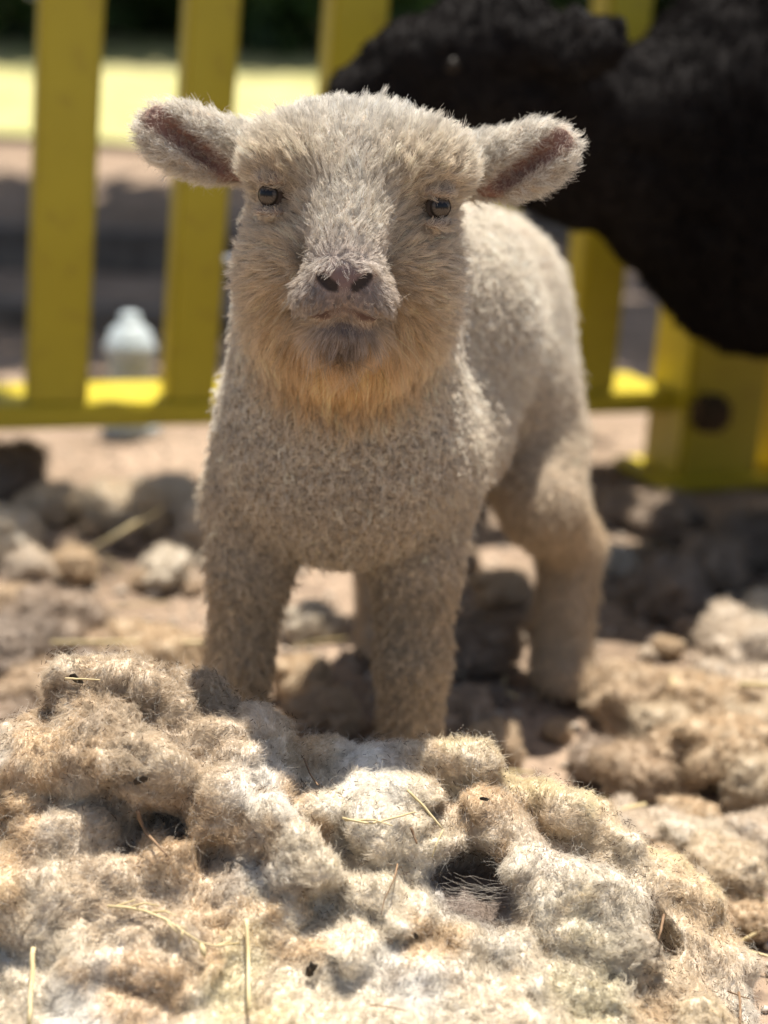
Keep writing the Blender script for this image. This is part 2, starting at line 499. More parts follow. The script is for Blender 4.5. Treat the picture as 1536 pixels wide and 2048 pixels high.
# ------------------------------------------------------------------ things behind the fence
yw = 2.12
wx = PG(262, yw)
wt = empty('water_dispenser', (wx[0], yw, gz(wx[0], yw)))
tag(wt, 'pale bluish plastic drinker jar with white cap standing behind the yellow fence', 'drinker')
M_pale = noise_mat('pale_plastic', (.42, .50, .54), (.52, .58, .60), 15, .35, .5, .05, .001)
M_jar = noise_mat('cloudy_jar', (.42, .46, .42), (.55, .58, .50), 10, .3, .5, .05, .001, (.50, .48, .30), 14)
Vv, Ff = lathe([(.042, 0), (.045, .004), (.045, .018), (.037, .022), (.036, .024)]); mesh_obj('base_tray', Vv, Ff, M_pale, wt)
Vv, Ff = lathe([(.029, .02), (.033, .03), (.034, .075), (.033, .118), (.029, .126)]); mesh_obj('jar', Vv, Ff, M_jar, wt)
Vv, Ff = lathe([(.031, .120), (.039, .124), (.039, .138), (.034, .144), (.030, .160), (.020, .168), (.015, .172), (.015, .184), (.010, .187)]); mesh_obj('cap', Vv, Ff, M_pale, wt)

def timber(px, d, L, h, dep, rz, label):  # added dark boards that stand in for shadow bands on the ground
    c = PG(px, d) if d < 4.2 else P(px, 430, d)
    Vv, Ff = box(L, dep, h, .01)
    Vv = Vv + np.stack([np.zeros(len(Vv)), .01 * vnoise(Vv, 9, 3), .008 * vnoise(Vv, 7, 5)], 1)
    o = mesh_obj('timber', Vv, Ff, M_timber, smooth=False)
    o.location = (c[0], d, gz(c[0], d) - .01); o.rotation_euler[2] = rz
    tag(o, label, 'timber'); return o
timber(300, 4.3, 1.9, .13, .16, .06, 'dark timber added as a shadow band across the yard far behind the fence')
timber(160, 3.15, 1.5, .06, .12, -.05, 'thin grey timber added as a shadow band on the dirt close behind the fence')
timber(1330, 5.2, 1.6, .12, .18, .02, 'grey timber added as a shadow band behind the fence beside the dark sheep')

# trees
def leaf_cloud(c, r, n, size, seed):
    g = np.random.default_rng(seed)
    k = 26
    cc = g.normal(0, 1, (k, 3)); cc = cc / np.linalg.norm(cc, axis=1, keepdims=True) * (g.random((k, 1)) ** .4) * .8
    cl = cc[g.integers(0, k, n)]
    p = (cl + g.normal(0, .17, (n, 3))) * np.array(r) + np.array(c)
    a = norm(g.normal(0, 1, (n, 3))); b = norm(np.cross(a, g.normal(0, 1, (n, 3))))
    s = size * (.6 + .8 * g.random((n, 1)))
    V = np.stack([p - a * s, p + b * s * .45, p + a * s, p - b * s * .45], 1).reshape(-1, 3)
    return V, np.arange(n * 4).reshape(-1, 4), cc * np.array(r) + np.array(c)
def tree(x, y, h, r, crown_c, nleaf, size, seed, label, name='leafy_tree'):
    t = empty(name, (x, y, gz(x, y) - .03)); tag(t, label, 'tree', 'trees beyond the field')
    V, Q, cc = leaf_cloud(crown_c, r, nleaf, size, seed)
    g = np.random.default_rng(seed + 1)
    top = np.array([crown_c[0] * .6, crown_c[1] * .6, crown_c[2] * .9])
    pts = [np.array([0, 0, 0]), np.array([.06, .03, h * .25]), top * .55 + g.normal(0, .08, 3), top]
    tv, tf = tube(pts, [.17, .13, .10, .05], 9)
    for k in range(9):
        e = cc[g.integers(0, len(cc))]; s = pts[2] * (1 - k / 14) + pts[3] * (k / 14)
        bv, bf = tube([s, (s + e) / 2 + g.normal(0, .12, 3), e], [.055, .035, .012], 6)
        tf += [[i + len(tv) for i in f] for f in bf]; tv = np.concatenate([tv, bv])
    mesh_obj('trunk', tv, tf, M_bark, t); mesh_obj('crown', V, Q, M_leaf, t, smooth=False)
tree(-3.4, 11.4, 4, (2.4, 1.5, 1.9), (0, 0, 1.75), 9000, .13, 31, 'dark green tree with low crown at the left of the field')
tree(-.3, 11.9, 4, (2.3, 1.5, 2.0), (0, 0, 1.8), 9000, .13, 32, 'dense green tree behind the bars straight beyond the lamb')
tree(2.6, 13.0, 4, (2.0, 1.6, 2.0), (0, 0, 2.3), 8000, .13, 33, 'dark tree beyond the field behind the black sheep')
tree(-1.9, 13.2, 4, (2.2, 1.4, 1.9), (0, 0, 1.5), 8000, .13, 35, 'broad green bush-like tree half hidden behind the two front trees')
tree(-6.0, 12.6, 4, (2.2, 1.4, 2.0), (0, 0, 1.7), 7000, .13, 36, 'dark tree at the far left end of the field')
tree(1.2, 13.8, 4, (2.2, 1.4, 2.0), (0, 0, 1.6), 8000, .13, 37, 'green tree between the dense tree and the dark tree')
tree(-1.95, 2.95, 3.2, (.62, .27, .30), (1.15, -.36, 3.95), 4200, .05, 42, 'slim unseen young tree added to shade the left of the yard', 'added_young_tree')  # out-of-view tree added to cast shade on the ground at left
tree(8.2, 17.0, 4, (3.2, 2.2, 2.6), (0, 0, 2.6), 6000, .18, 34, 'loose green tree at the far right of the field')
tree(-3.6, 5.6, 5.5, (3.2, 2.0, 1.1), (1.9, -.5, 4.6), 19000, .13, 41, 'tall spreading tree whose high crown shades the yard behind the fence', 'shade_tree')

# ------------------------------------------------------------------ lamb
ax = make_axis(-.165, .20, .0042, [(-.062, .062, .0017)])
ay = make_axis(.755, 1.40, .0045, [(.765, .86, .0018)])
az = make_axis(-.005, .50, .0042, [(P(690, 720, .80)[2], P(690, 350, .83)[2], .0017)])
fl = Field(ax, ay, az)
def axes3(a, up):
    a = np.array(a, float); a /= np.linalg.norm(a); b = np.array(up, float); b -= a * (a @ b); b /= np.linalg.norm(b)
    return np.stack([a, b, np.cross(a, b)], 1)
# torso
fl.ell(P(690, 900, .945), (.080, .070, .072), .02)
fl.cap(P(710, 850, .98), P(880, 680, 1.17), .078, .090, .03)
fl.ell(P(848, 625, 1.10), (.088, .10, .092), .02)
fl.ell(P(948, 640, 1.235), (.083, .09, .094), .012)
fl.ell(P(1010, 790, 1.215), (.062, .075, .085), .015)
fl.ell(P(830, 800, 1.24), (.062, .075, .085), .015)
fl.ell(P(820, 850, 1.06), (.075, .12, .06), .02)
# neck
fl.cap(P(690, 640, .918), P(690, 870, .945), .068, .079, .03)
fl.cap(P(700, 420, .905), P(695, 640, .915), .05, .058, .02)
fl.cap(P(700, 420, .92), P(800, 640, 1.06), .055, .08, .03)
# legs
def leg(pts, rs, foot_px, foot_d, rf):
    q = [P(*p) for p in pts]; g = PG(foot_px, foot_d); g[2] = .022
    fl.chain(q + [g], rs + [rf], .012)
    fl.ell(g + np.array([0, -.006, -.006]), (.017, .021, .014), .006)
leg([(525, 1000, .945), (500, 1140, .935), (478, 1330, .925), (474, 1520, .92)], [.041, .0245, .0185, .0165], 470, .905, .017)
leg([(832, 985, .96), (834, 1120, .945), (824, 1320, .93), (822, 1500, .925)], [.044, .0280, .0220, .0180], 822, .905, .017)
leg([(1050, 880, 1.205), (1085, 1010, 1.14), (1140, 1090, 1.21), (1122, 1330, 1.175)], [.055, .032, .026, .023], 1125, 1.155, .022)
leg([(815, 880, 1.235), (775, 1010, 1.19), (765, 1090, 1.26), (762, 1300, 1.24)], [.052, .030, .0235, .020], 762, 1.22, .020)
# tail
fl.cap(P(940, 600, 1.32), P(930, 850, 1.345), .02, .012, .015)
# head
fl.ell(P(708, 335, .885), (.060, .055, .036), .012)
fl.ell(P(708, 400, .868), (.060, .042, .048), .012)
fl.ell(P(578, 318, .850), (.027, .024, .021), .012)
fl.ell(P(854, 328, .850), (.028, .024, .021), .012)
fl.cap(P(702, 360, .848), P(692, 530, .803), .027, .0185, .012)
fl.ell(P(596, 525, .852), (.029, .030, .032), .010)
fl.ell(P(802, 540, .852), (.029, .030, .032), .010)
fl.ell(P(560, 560, .872), (.026, .035, .045), .014)
fl.ell(P(840, 570, .872), (.026, .035, .045), .014)
fl.ell(P(692, 655, .860), (.046, .036, .032), .014)
# muzzle
EYES = [P(541, 390, .8335), P(877, 414, .8335)]
fl.ell(P(690, 560, .8030), (.0225, .020, .015), .008)
fl.ell(P(646, 596, .8010), (.0165, .0175, .0130), .006)
fl.ell(P(733, 600, .8010), (.0160, .0175, .0130), .006)
fl.ell(P(690, 668, .8110), (.0205, .0180, .0105), .006)
fl.ell(P(688, 546, .7915), (.0160, .0085, .0075), .004)          # nose pad
fl.ell(P(652, 543, .7905), (.0062, .0060, .0048), .003)           # wings of the nostrils
fl.ell(P(727, 543, .7905), (.0062, .0060, .0048), .003)
fl.cap(P(688, 545, .7875), P(687, 592, .7865), .0052, .0036, .004)
NOS = [(P(634, 554, .7830), P(664, 577, .7800)), (P(744, 556, .7830), P(713, 578, .7800))]
for a_, b_ in NOS: fl.cap(a_, b_, .0038, .0026, .0012, 'sub')
mouth = [P(592, 614, .812), P(622, 633, .796), P(660, 638, .7865), P(687, 630, .785), P(714, 639, .7865), P(750, 641, .794), P(782, 622, .812)]
fl.chain(mouth, [.0026, .0034, .0038, .0036, .0038, .0034, .0026], .0025, 'sub')
# eye sockets and lids
for e, sx in zip(EYES, (-1, 1)):
    fl.ell(e + np.array([sx * .001, -.007, 0]), (.0092, .010, .0072), .005, 'sub')
    fl.ell(e + np.array([0, .004, 0]), .0066, .002)
    fl.ell(e + np.array([-sx * .001, -.0030, .0086]), (.0105, .0055, .0038), .003)
    fl.ell(e + np.array([sx * .0005, -.0025, -.0094]), (.0095, .0050, .0035), .003)
# ears
def ear(base, cen, tip, inner, flip):
    a = tip - base; R = axes3(a, (0, -1, .10))             # local: along, toward the camera, across
    half = np.linalg.norm(tip - base) / 2
    fl.ell(cen, (half * 1.06, .0085, .0215), .006, R=R)
    fl.cap(base + np.array([0, .008, 0]), cen, .017, .010, .010)
    n = R[:, 1]
    fl.ell(inner[1] + n * .0070, (half * .72, .0075, .0070), .004, 'sub', R=axes3(inner[2] - inner[0], (0, -1, .1)))
EAR_L = [P(505, 310, .884), P(388, 286, .878), P(284, 226, .868)]
EAR_R = [P(940, 335, .884), P(1045, 322, .878), P(1148, 262, .868)]
IN_L = [P(470, 350, .88), P(392, 294, .878), P(312, 238, .87)]
IN_R = [P(975, 380, .88), P(1050, 330, .878), P(1122, 282, .87)]
ear(*EAR_L, IN_L, 1); ear(*EAR_R, IN_R, -1)
LV, LQ = fl.mesh(2)
LN = vnormals(LV, LQ)
def gau(p, c, r):
    r = np.asarray(r, float)
    return np.exp(-(((p - np.asarray(c)) / r) ** 2).sum(-1))
def seg_dist(p, a, b):
    ba = b - a; h = np.clip(((p - a) @ ba) / (ba @ ba), 0, 1)[:, None]
    return np.linalg.norm(p - a - ba * h, axis=1)
NOSE = P(688, 560, .786)
def lamb_regions(p, n):
    R = {}
    R['nose'] = np.clip(gau(p, P(688, 556, .784), (.0165, .02, .0088)) * 1.9 - .6, 0, 1)
    R['muzzle'] = np.maximum.reduce([gau(p, P(688, 590, .79), (.030, .030, .022)), gau(p, P(690, 668, .795), (.022, .02, .012)), gau(p, P(692, 520, .80), (.02, .03, .012))])
    dm = np.min([seg_dist(p, mouth[i], mouth[i + 1]) for i in range(len(mouth) - 1)], axis=0)
    R['lip'] = 1 - sstep(.005, .012, dm)
    R['mouth'] = 1 - sstep(.0034, .0058, dm)
    de = np.minimum(np.linalg.norm(p - EYES[0], axis=1), np.linalg.norm(p - EYES[1], axis=1))
    R['eye'] = 1 - sstep(.0066, .0098, de)
    R['eyen'] = 1 - sstep(.010, .022, de)
    dl = np.minimum(seg_dist(p, IN_L[0], IN_L[2]), seg_dist(p, IN_R[0], IN_R[2]))
    R['earin'] = (1 - sstep(.0055, .0100, dl)) * (n[:, 1] < -.1)
    d1 = np.minimum(seg_dist(p, EAR_L[0], EAR_L[2]), seg_dist(p, EAR_R[0], EAR_R[2]))
    earx = np.maximum(sstep(0, .02, EAR_L[0][0] + .004 - p[:, 0]), sstep(0, .02, p[:, 0] - EAR_R[0][0] + .004))
    R['ear'] = (d1 < .034) * (p[:, 2] > P(700, 430, .87)[2]) * (p[:, 1] < .915) * earx
    zc = P(690, 690, .84)[2]
    R['head'] = sstep(zc - .03, zc + .012, p[:, 2]) * (1 - sstep(.895, .93, p[:, 1]))
    R['beard'] = np.maximum(gau(p, P(690, 735, .86), (.046, .05, .028)), .9 * gau(p, P(690, 700, .82), (.045, .04, .018)))
    R['cheek'] = np.maximum(gau(p, P(565, 590, .84), (.026, .05, .05)), gau(p, P(815, 590, .84), (.026, .05, .05)))
    R['brow'] = np.maximum(gau(p, P(565, 330, .835), (.032, .04, .020)), gau(p, P(860, 340, .835), (.032, .04, .020)))
    R['crown'] = sstep(P(700, 300, .86)[2], P(700, 240, .87)[2], p[:, 2]) * R['head']
    R['leg'] = 1 - sstep(.165, .21, p[:, 2])
    R['hoof'] = 1 - sstep(.014, .024, p[:, 2])
    R['nostril'] = 1 - sstep(.0039, .0050, np.minimum(seg_dist(p, *NOS[0]), seg_dist(p, *NOS[1])))
    return R
def mixc(c, w, t):
    w = np.asarray(w)[:, None]; return c * (1 - w) + np.asarray(t) * w
def skin_tint(p, n):
    R = lamb_regions(p, n)
    c = np.tile(np.array([.40, .32, .24]), (len(p), 1))
    c = mixc(c, R['beard'], (.55, .38, .20))
    c = mixc(c, R['muzzle'], (.24, .19, .175))
    c = mixc(c, R['nose'], (.17, .118, .115))
    c = mixc(c, R['earin'], (.21, .115, .09))
    c = mixc(c, R['eyen'] * .75, (.22, .17, .14))
    c = mixc(c, R['eye'], (.06, .045, .04))
    c = mixc(c, R['mouth'], (.085, .050, .045))
    c = mixc(c, R['nostril'], (.022, .016, .016))
    c = mixc(c, R['hoof'], (.05, .04, .035))
    return c
LROOT = PG(800, 1.05); LROOT[2] = 0
lamb = empty('lamb', LROOT)
tag(lamb, 'small cream woolly lamb standing behind the fleece heap, facing forward', 'lamb')
body = mesh_obj('body', LV - LROOT, LQ, M_skin, lamb, tint=skin_tint(LV, LN))

# eyes
m, N_, L_ = new_mat('lamb_eye'); b_ = N_['Principled BSDF']; b_.inputs['Roughness'].default_value = .18; b_.inputs['Specular IOR Level'].default_value = .3
at = N_.new('ShaderNodeAttribute'); at.attribute_name = 'tint'; L_.new(at.outputs['Color'], b_.inputs['Base Color'])
M_eye = m
def eyeball(c, look):
    prof = []; nr, ns = 26, 36; V = []; F = []
    look = norm(np.array(look, float)); R = axes3(look, (0, 0, 1))
    tint = []
    for i in range(nr):
        th = math.pi * i / (nr - 1)
        for k in range(ns):
            f = 2 * math.pi * k / ns
            l = np.array([math.cos(th), math.sin(th) * math.sin(f), math.sin(th) * math.cos(f)])
            V.append(c - LROOT + R @ l * .0074)
            w, hgt = l[2], l[1]
            if abs(hgt - .12) < .24 and abs(w) < .52 and l[0] > 0: t = (.008, .008, .010)
            elif math.hypot(w, hgt) < .74 and l[0] > 0:
                s = .8 + .4 * abs(math.sin(f * 9)); t = (.085 * s, .07 * s, .055 * s)
            elif math.hypot(w, hgt) < .86: t = (.02, .016, .013)
            else: t = (.07, .055, .048)
            tint.append(t)
    for i in range(nr - 1):
        for k in range(ns):
            k2 = (k + 1) % ns; F.append((i * ns + k, i * ns + k2, (i + 1) * ns + k2, (i + 1) * ns + k))
    return mesh_obj('eye', np.array(V), np.array(F), M_eye, lamb, tint=np.array(tint))
eyeball(EYES[0], (-.30, -1, .06)); eyeball(EYES[1], (.30, -1, .06))

# fleece strands
w = np.ones(len(LV))
R = lamb_regions(LV, LN)
w = 1 + 1.3 * R['head']
w *= (1 - R['mouth']) * (1 - R['eye']) * (1 - .97 * R['nose']) * (1 - R['nostril']) * (1 - R['hoof']) * (1 - .72 * R['earin'])
w *= 1 - .45 * sstep(1.05, 1.2, LV[:, 1])
NS = 330000
p0, n0 = scatter(LV, LQ, LN, NS, w)
R = lamb_regions(p0, n0)
head = np.maximum(R['head'], R['beard']); ear_ = R['ear']
L = .0068 + .0010 * rng.normal(0, 1, NS)
L = L * (1 - head) + head * .0078
L = L * (1 - R['brow'] * .0) + R['brow'] * .0025 + R['cheek'] * .0045 + R['crown'] * .002
L = L * (1 - R['leg']) + R['leg'] * .0085
L = L * (1 - R['muzzle']) + R['muzzle'] * .0026
L = L * (1 - R['beard']) + R['beard'] * .028
L = L * (1 - ear_) + ear_ * .0070
L = L * (1 - R['earin'] * .45)
L = L * (1 - R['eyen'] * .55) * (1 - .55 * R['lip'])
L *= np.exp(rng.normal(0, .22, NS)).clip(.5, 1.7)
down = np.array([0, -.05, -1.0])
flow = np.tile(down, (NS, 1)) + .55 * np.stack([vnoise(p0, 28, 1), vnoise(p0, 28, 2), vnoise(p0, 28, 3)], 1)
rad_ = norm(p0 - NOSE + np.array([0, -.01, -.004])) + .35 * np.stack([vnoise(p0, 70, 4), vnoise(p0, 70, 5), vnoise(p0, 70, 6)], 1)
flow = mixc(flow, head, 0) + rad_ * head[:, None]
flow = flow * (1 - R['beard'][:, None]) + (np.array([0, -.25, -1.0]) + .35 * np.stack([vnoise(p0, 60, 7), vnoise(p0, 60, 8), vnoise(p0, 60, 9)], 1)) * R['beard'][:, None]
eo = np.where((p0[:, 0] < 0)[:, None], norm(EAR_L[2] - EAR_L[0]), norm(EAR_R[2] - EAR_R[0]))
flow = flow * (1 - ear_[:, None]) + (eo + .5 * rng.normal(0, 1, (NS, 3))) * ear_[:, None]
lift = .80 - .40 * head - .25 * R['leg'] + .25 * R['crown']
lift = lift * (1 - R['muzzle']) + .30 * R['muzzle']
lift = lift * (1 - R['beard']) + .25 * R['beard']
lift = lift * (1 - ear_) + .55 * ear_
clump = .86 - .22 * head - .06 * R['leg'] - .2 * ear_
curl = (.0019 * (1 - head) + .0008 * head) * (1 - .75 * R['muzzle']) * (1 - .3 * R['beard'])
turns = 1.35 * (1 - head) + .8 * head
pts, near, nl = grow(p0, n0, flow, L, lift, clump, curl, turns, 0.0036, m=7, jit=.22, bend=.7, lockvar=.2)
# colour
tv = fbm(p0, 45, 2, 13)[:, None]
c = np.tile(np.array([.80, .74, .64]), (NS, 1)) * (1 + .10 * tv)  # extra sun brightness on the back put into the wool colour
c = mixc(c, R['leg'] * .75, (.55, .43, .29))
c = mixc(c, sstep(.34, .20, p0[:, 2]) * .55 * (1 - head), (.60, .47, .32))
c = mixc(c, head * .65, (.77, .74, .68))
c = mixc(c, R['brow'] * .55, (.74, .62, .44)); c = mixc(c, R['cheek'] * .8, (.76, .585, .375))
c = mixc(c, np.clip(R['beard'] * 1.25, 0, 1), (.85, .60, .33))
c = mixc(c, R['muzzle'] * .8, (.50, .44, .41))
zb = p0[:, 2]
band = sstep(P(690, 545, .79)[2], P(690, 585, .79)[2], zb) * sstep(P(690, 645, .79)[2], P(690, 632, .79)[2], zb)
c = mixc(c, R['muzzle'] * band * .8, (.25, .205, .185))
c = mixc(c, R['muzzle'] * sstep(P(690, 640, .79)[2], P(690, 655, .79)[2], zb) * .45, (.36, .30, .26))
c = mixc(c, .7 * gau(p0, P(686, 692, .80), (.009, .03, .005)), (.20, .16, .14))
c = mixc(c, R['earin'] * .6, (.44, .32, .26))
c = mixc(c, R['eyen'] * .35, (.40, .34, .28))
lockc = rng.normal(1, .13, nl)[near] * rng.normal(1, .12, NS)
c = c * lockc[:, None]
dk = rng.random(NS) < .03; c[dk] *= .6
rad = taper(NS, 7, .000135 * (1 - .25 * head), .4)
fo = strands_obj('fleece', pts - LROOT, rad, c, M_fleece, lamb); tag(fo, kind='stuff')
# stray hairs that leave the coat
NF = 5000
p1, n1 = scatter(LV, LQ, LN, NF, w)
R1 = lamb_regions(p1, n1)
fl1 = norm(np.tile([0, -.2, -.4], (NF, 1)) + rng.normal(0, .8, (NF, 3)))
pt1, _, _ = grow(p1, n1, fl1, (.012 + .012 * R1['beard']) * (1 - .7 * R1['muzzle']) * (1 - .5 * R1['eyen']), .6, .0, .0009, .9, .004, m=8, jit=.35)
c1 = mixc(np.tile(np.array([.78, .70, .58]), (NF, 1)), R1['beard'], (.86, .66, .38))
so = strands_obj('stray_hairs', pt1 - LROOT, taper(NF, 8, .00007, .4), c1, M_fleece, lamb); tag(so, kind='stuff')

# ------------------------------------------------------------------ dark sheep
ax = make_axis(-.08, 1.30, .011, []); ay = make_axis(1.18, 1.90, .011, []); az = make_axis(-.01, .92, .011, [])
fs = Field(ax, ay, az)
D = 1.46
hd = [P(735, 195, D - .01), P(830, 140, D), P(985, 110, D + .02), P(1090, 150, D + .03)]
fs.chain(hd, [.036, .048, .062, .056], .02)
fs.ell(P(770, 205, D - .01), (.05, .045, .040), .02)
fs.ell(P(950, 190, D + .01), (.085, .060, .066), .02)
fs.ell(P(1000, 35, D + .04), (.040, .045, .035), .02)                # woolly poll
for s_, d_, k_ in (((1080, 85), D - .075, 0), ((1000, 10), D + .12, 1)):
    b0 = P(s_[0], s_[1], d_); b1 = P(1238, 95, d_ - .06) if not k_ else P(1080, -60, d_ + .06)
    fs.ell((b0 + b1) / 2, (np.linalg.norm(b1 - b0) / 2 + .010, .012, .040), .006, R=axes3(b1 - b0, (0, -1, .35)))
fs.chain([P(1120, 230, D + .04), P(1290, 268, D + .08), P(1440, 250, D + .13)], [.072, .080, .125], .025)   # neck
fs.chain([P(1120, 345, D + .04), P(1290, 375, D + .07), P(1530, 480, D + .11)], [.046, .050, .100], .03)   # throat to brisket
fs.cap(P(1620, 330, D + .14), P(2050, 330, D + .16), .205, .235, .07)
fs.cap(P(2050, 330, D + .16), P(2450, 360, D + .18), .235, .20, .08)
def sleg(px, d, r):
    g = PG(px, d); t = P(px - 20, 640, d)
    fs.chain([t, t * .5 + g * .5 + np.array([.01, 0, 0]), g + np.array([0, 0, .03])], [r, r * .62, r * .5], .03)
    fs.ell(g + np.array([-.008, 0, .022]), (.034, .028, .024), .01)
sleg(1740, D + .04, .065); sleg(1800, D + .22, .065); sleg(2330, D + .04, .08); sleg(2400, D + .24, .08)
SV, SQ = fs.mesh(3); SN = vnormals(SV, SQ)
SV = SV + SN * (.010 * billow(SV, 16, 2, 5) + .004 * billow(SV, 45, 2, 15))[:, None]
SN = vnormals(SV, SQ)
SROOT = PG(1950, D + .12); SROOT[2] = 0
sheep = empty('sheep', SROOT)
tag(sheep, 'dark brown-black woolly sheep with head lowered, standing behind the pale lamb', 'sheep')
st = np.tile(np.array([.010, .0085, .008]), (len(SV), 1)) * (1 + .5 * fbm(SV, 9, 2, 3))[:, None]
mesh_obj('body', SV - SROOT, SQ, M_dark, sheep, tint=st.clip(.004, 1))
n = 60000
p2, n2 = scatter(SV, SQ, SN, n, 1.5 - sstep(.45, .8, SV[:, 0]))
pt2, nr2, nl2 = grow(p2, n2, np.tile([0.3, 0, -1.0], (n, 1)) + rng.normal(0, .3, (n, 3)), .004 + .007 * sstep(.20, .32, p2[:, 0]), .6, .8, .0022, 1.3, .007, m=5)
c2 = np.array([.014, .012, .0115]) * rng.normal(1, .25, nl2)[nr2][:, None]
c2 = mixc(c2, sstep(.5, 1, n2[:, 2]) * .0 + .25 * (fbm(p2, 12, 2, 6) > .2), (.034, .028, .026))
so = strands_obj('fleece', pt2 - SROOT, taper(n, 5, .00045, .4), c2.clip(.004, 1), M_black, sheep); tag(so, kind='stuff')
m, N_, L_ = new_mat('sheep_eye'); b_ = N_['Principled BSDF']; b_.inputs['Base Color'].default_value = (.02, .015, .01, 1); b_.inputs['Roughness'].default_value = .6; b_.inputs['Specular IOR Level'].default_value = .15
Vv, Ff = lathe([(.0001, -.010), (.005, -.009), (.008, -.005), (.010, 0), (.008, .005), (.005, .009), (.0001, .010)], 16)
eo_ = mesh_obj('eye', Vv, Ff, m, sheep); eo_.location = P(905, 135, D - .046) - SROOT

# ------------------------------------------------------------------ heap of shorn fleece
ax = make_axis(-.38, .27, .0034, []); ay = make_axis(.46, .90, .0034, []); az = make_axis(-.012, .235, .0034, [])
fp = Field(ax, ay, az)
def E(px, py, d, rx, ry=None, rz=None, k=.012):
    """lump whose face toward the camera lies at distance d"""
    rx = S(rx, d); ry = rx if ry is None else S(ry, d); rz = rx if rz is None else S(rz, d)
    fp.ell(P(px, py, d) + np.array([0, ry, 0]), (rx, ry, rz), k)
# mound
fp.ell((-.06, .745, .0), (.26, .105, .118), .03)
fp.ell((-.125, .745, .035), (.115, .09, .108), .03)
fp.ell((-.24, .735, .0), (.13, .10, .105), .03)
fp.ell((-.03, .66, -.02), (.27, .13, .085), .03)
fp.ell((.10, .735, .0), (.125, .095, .075), .03)
# crest
for a in ((30, 1535, .735, 90, 70, 55), (150, 1510, .735, 110, 80, 62), (290, 1500, .73, 100, 70, 75), (420, 1520, .73, 90, 70, 75), (520, 1530, .735, 70, 70, 62),
          (640, 1560, .745, 80, 70, 60), (760, 1560, .75, 80, 60, 58), (880, 1560, .75, 80, 60, 62), (960, 1590, .745, 70, 60, 62), (1060, 1640, .745, 80, 60, 66),
          (1160, 1690, .74, 80, 60, 66), (1250, 1740, .735, 70, 60, 62), (1330, 1800, .735, 70, 60, 66), (1410, 1870, .73, 66, 60, 80), (1440, 1970, .72, 60, 60, 80)):
    E(*a, k=.014)
# knobbly dark locks on the left crest
for a in ((208, 1348, .752, 33), (160, 1385, .748, 42), (250, 1385, .752, 44), (300, 1375, .758, 40), (205, 1405, .742, 44), (270, 1420, .742, 40), (135, 1410, .748, 30),
          (345, 1400, .765, 46), (395, 1410, .768, 44), (330, 1430, .75, 44), (440, 1445, .765, 40), (240, 1350, .758, 24)):
    E(*a, k=.004)
# the big rolled lobe with a hollow under it
for a in ((70, 1560, .70, 95, 70, 80), (200, 1540, .695, 105, 70, 80), (300, 1560, .69, 80, 60, 80), (50, 1515, .72, 80, 60, 45), (180, 1485, .72, 80, 60, 42)):
    E(*a, k=.016)
fp.chain([P(40, 1655, .685), P(200, 1640, .69), P(330, 1690, .69)], [.010, .016, .018], .008, 'sub')
fp.ell(P(325, 1692, .688), (.026, .036, .016), .006, 'sub')
for a in ((110, 1715, .675, 130, 70, 62), (10, 1790, .66, 90, 60, 60), (170, 1800, .655, 110, 60, 60), (60, 1880, .645, 110, 60, 60), (250, 1870, .645, 90, 60, 55),
          (300, 1760, .67, 70, 50, 45), (370, 1770, .665, 70, 50, 55), (440, 1620, .69, 60, 50, 60), (480, 1560, .71, 70, 50, 50), (430, 1690, .68, 55, 45, 50),
          (530, 1680, .68, 60, 50, 75), (590, 1760, .665, 70, 50, 75), (640, 1640, .70, 60, 45, 45), (660, 1760, .67, 55, 45, 45), (540, 1600, .705, 55, 45, 50),
          (720, 1620, .715, 75, 50, 45), (820, 1625, .72, 80, 50, 42), (780, 1720, .69, 95, 60, 70), (880, 1690, .70, 60, 45, 50), (960, 1660, .715, 70, 50, 42),
          (1020, 1700, .705, 60, 45, 40), (720, 1830, .665, 70, 50, 45), (820, 1850, .66, 70, 50, 50), (1090, 1780, .685, 90, 60, 60), (1180, 1850, .675, 130, 70, 110),
          (1070, 1900, .665, 110, 60, 80), (1240, 1960, .66, 110, 60, 90), (1110, 2010, .645, 100, 60, 70), (960, 1900, .655, 70, 50, 60), (930, 2000, .64, 90, 60, 60),
          (560, 1850, .65, 60, 45, 50), (580, 1930, .64, 60, 45, 50), (480, 1930, .64, 70, 50, 60), (690, 1940, .635, 95, 60, 60), (800, 1990, .63, 100, 60, 60),
          (200, 1960, .625, 130, 70, 70), (330, 1960, .625, 110, 70, 75), (90, 2000, .62, 110, 70, 70), (420, 2020, .615, 110, 70, 60), (560, 2040, .615, 100, 60, 50),
          (1330, 1930, .70, 60, 45, 45), (1390, 1990, .70, 60, 45, 50), (1330, 2040, .66, 90, 60, 60), (1060, 1990, .63, 48, 40, 40), (1300, 1790, .72, 60, 45, 40)):
    E(*a, k=.009)
# torn hollow
fp.ell(P(945, 1796, .680), (.024, .055, .0115), .004, 'sub')
fp.ell(P(990, 1812, .680), (.016, .05, .0100), .004, 'sub')
fp.ell(P(20, 1965, .612), (.020, .034, .012), .006, 'sub')
for a_ in ((455, 1850, .64, .020, .012), (640, 1985, .615, .018, .010), (700, 1700, .69, .012, .012), (1010, 1950, .635, .020, .012), (1320, 1890, .70, .012, .016), (420, 1745, .665, .012, .010), (890, 1650, .715, .020, .006)):
    fp.ell(P(a_[0], a_[1], a_[2]), (a_[3], .026, a_[4]), .005, 'sub')
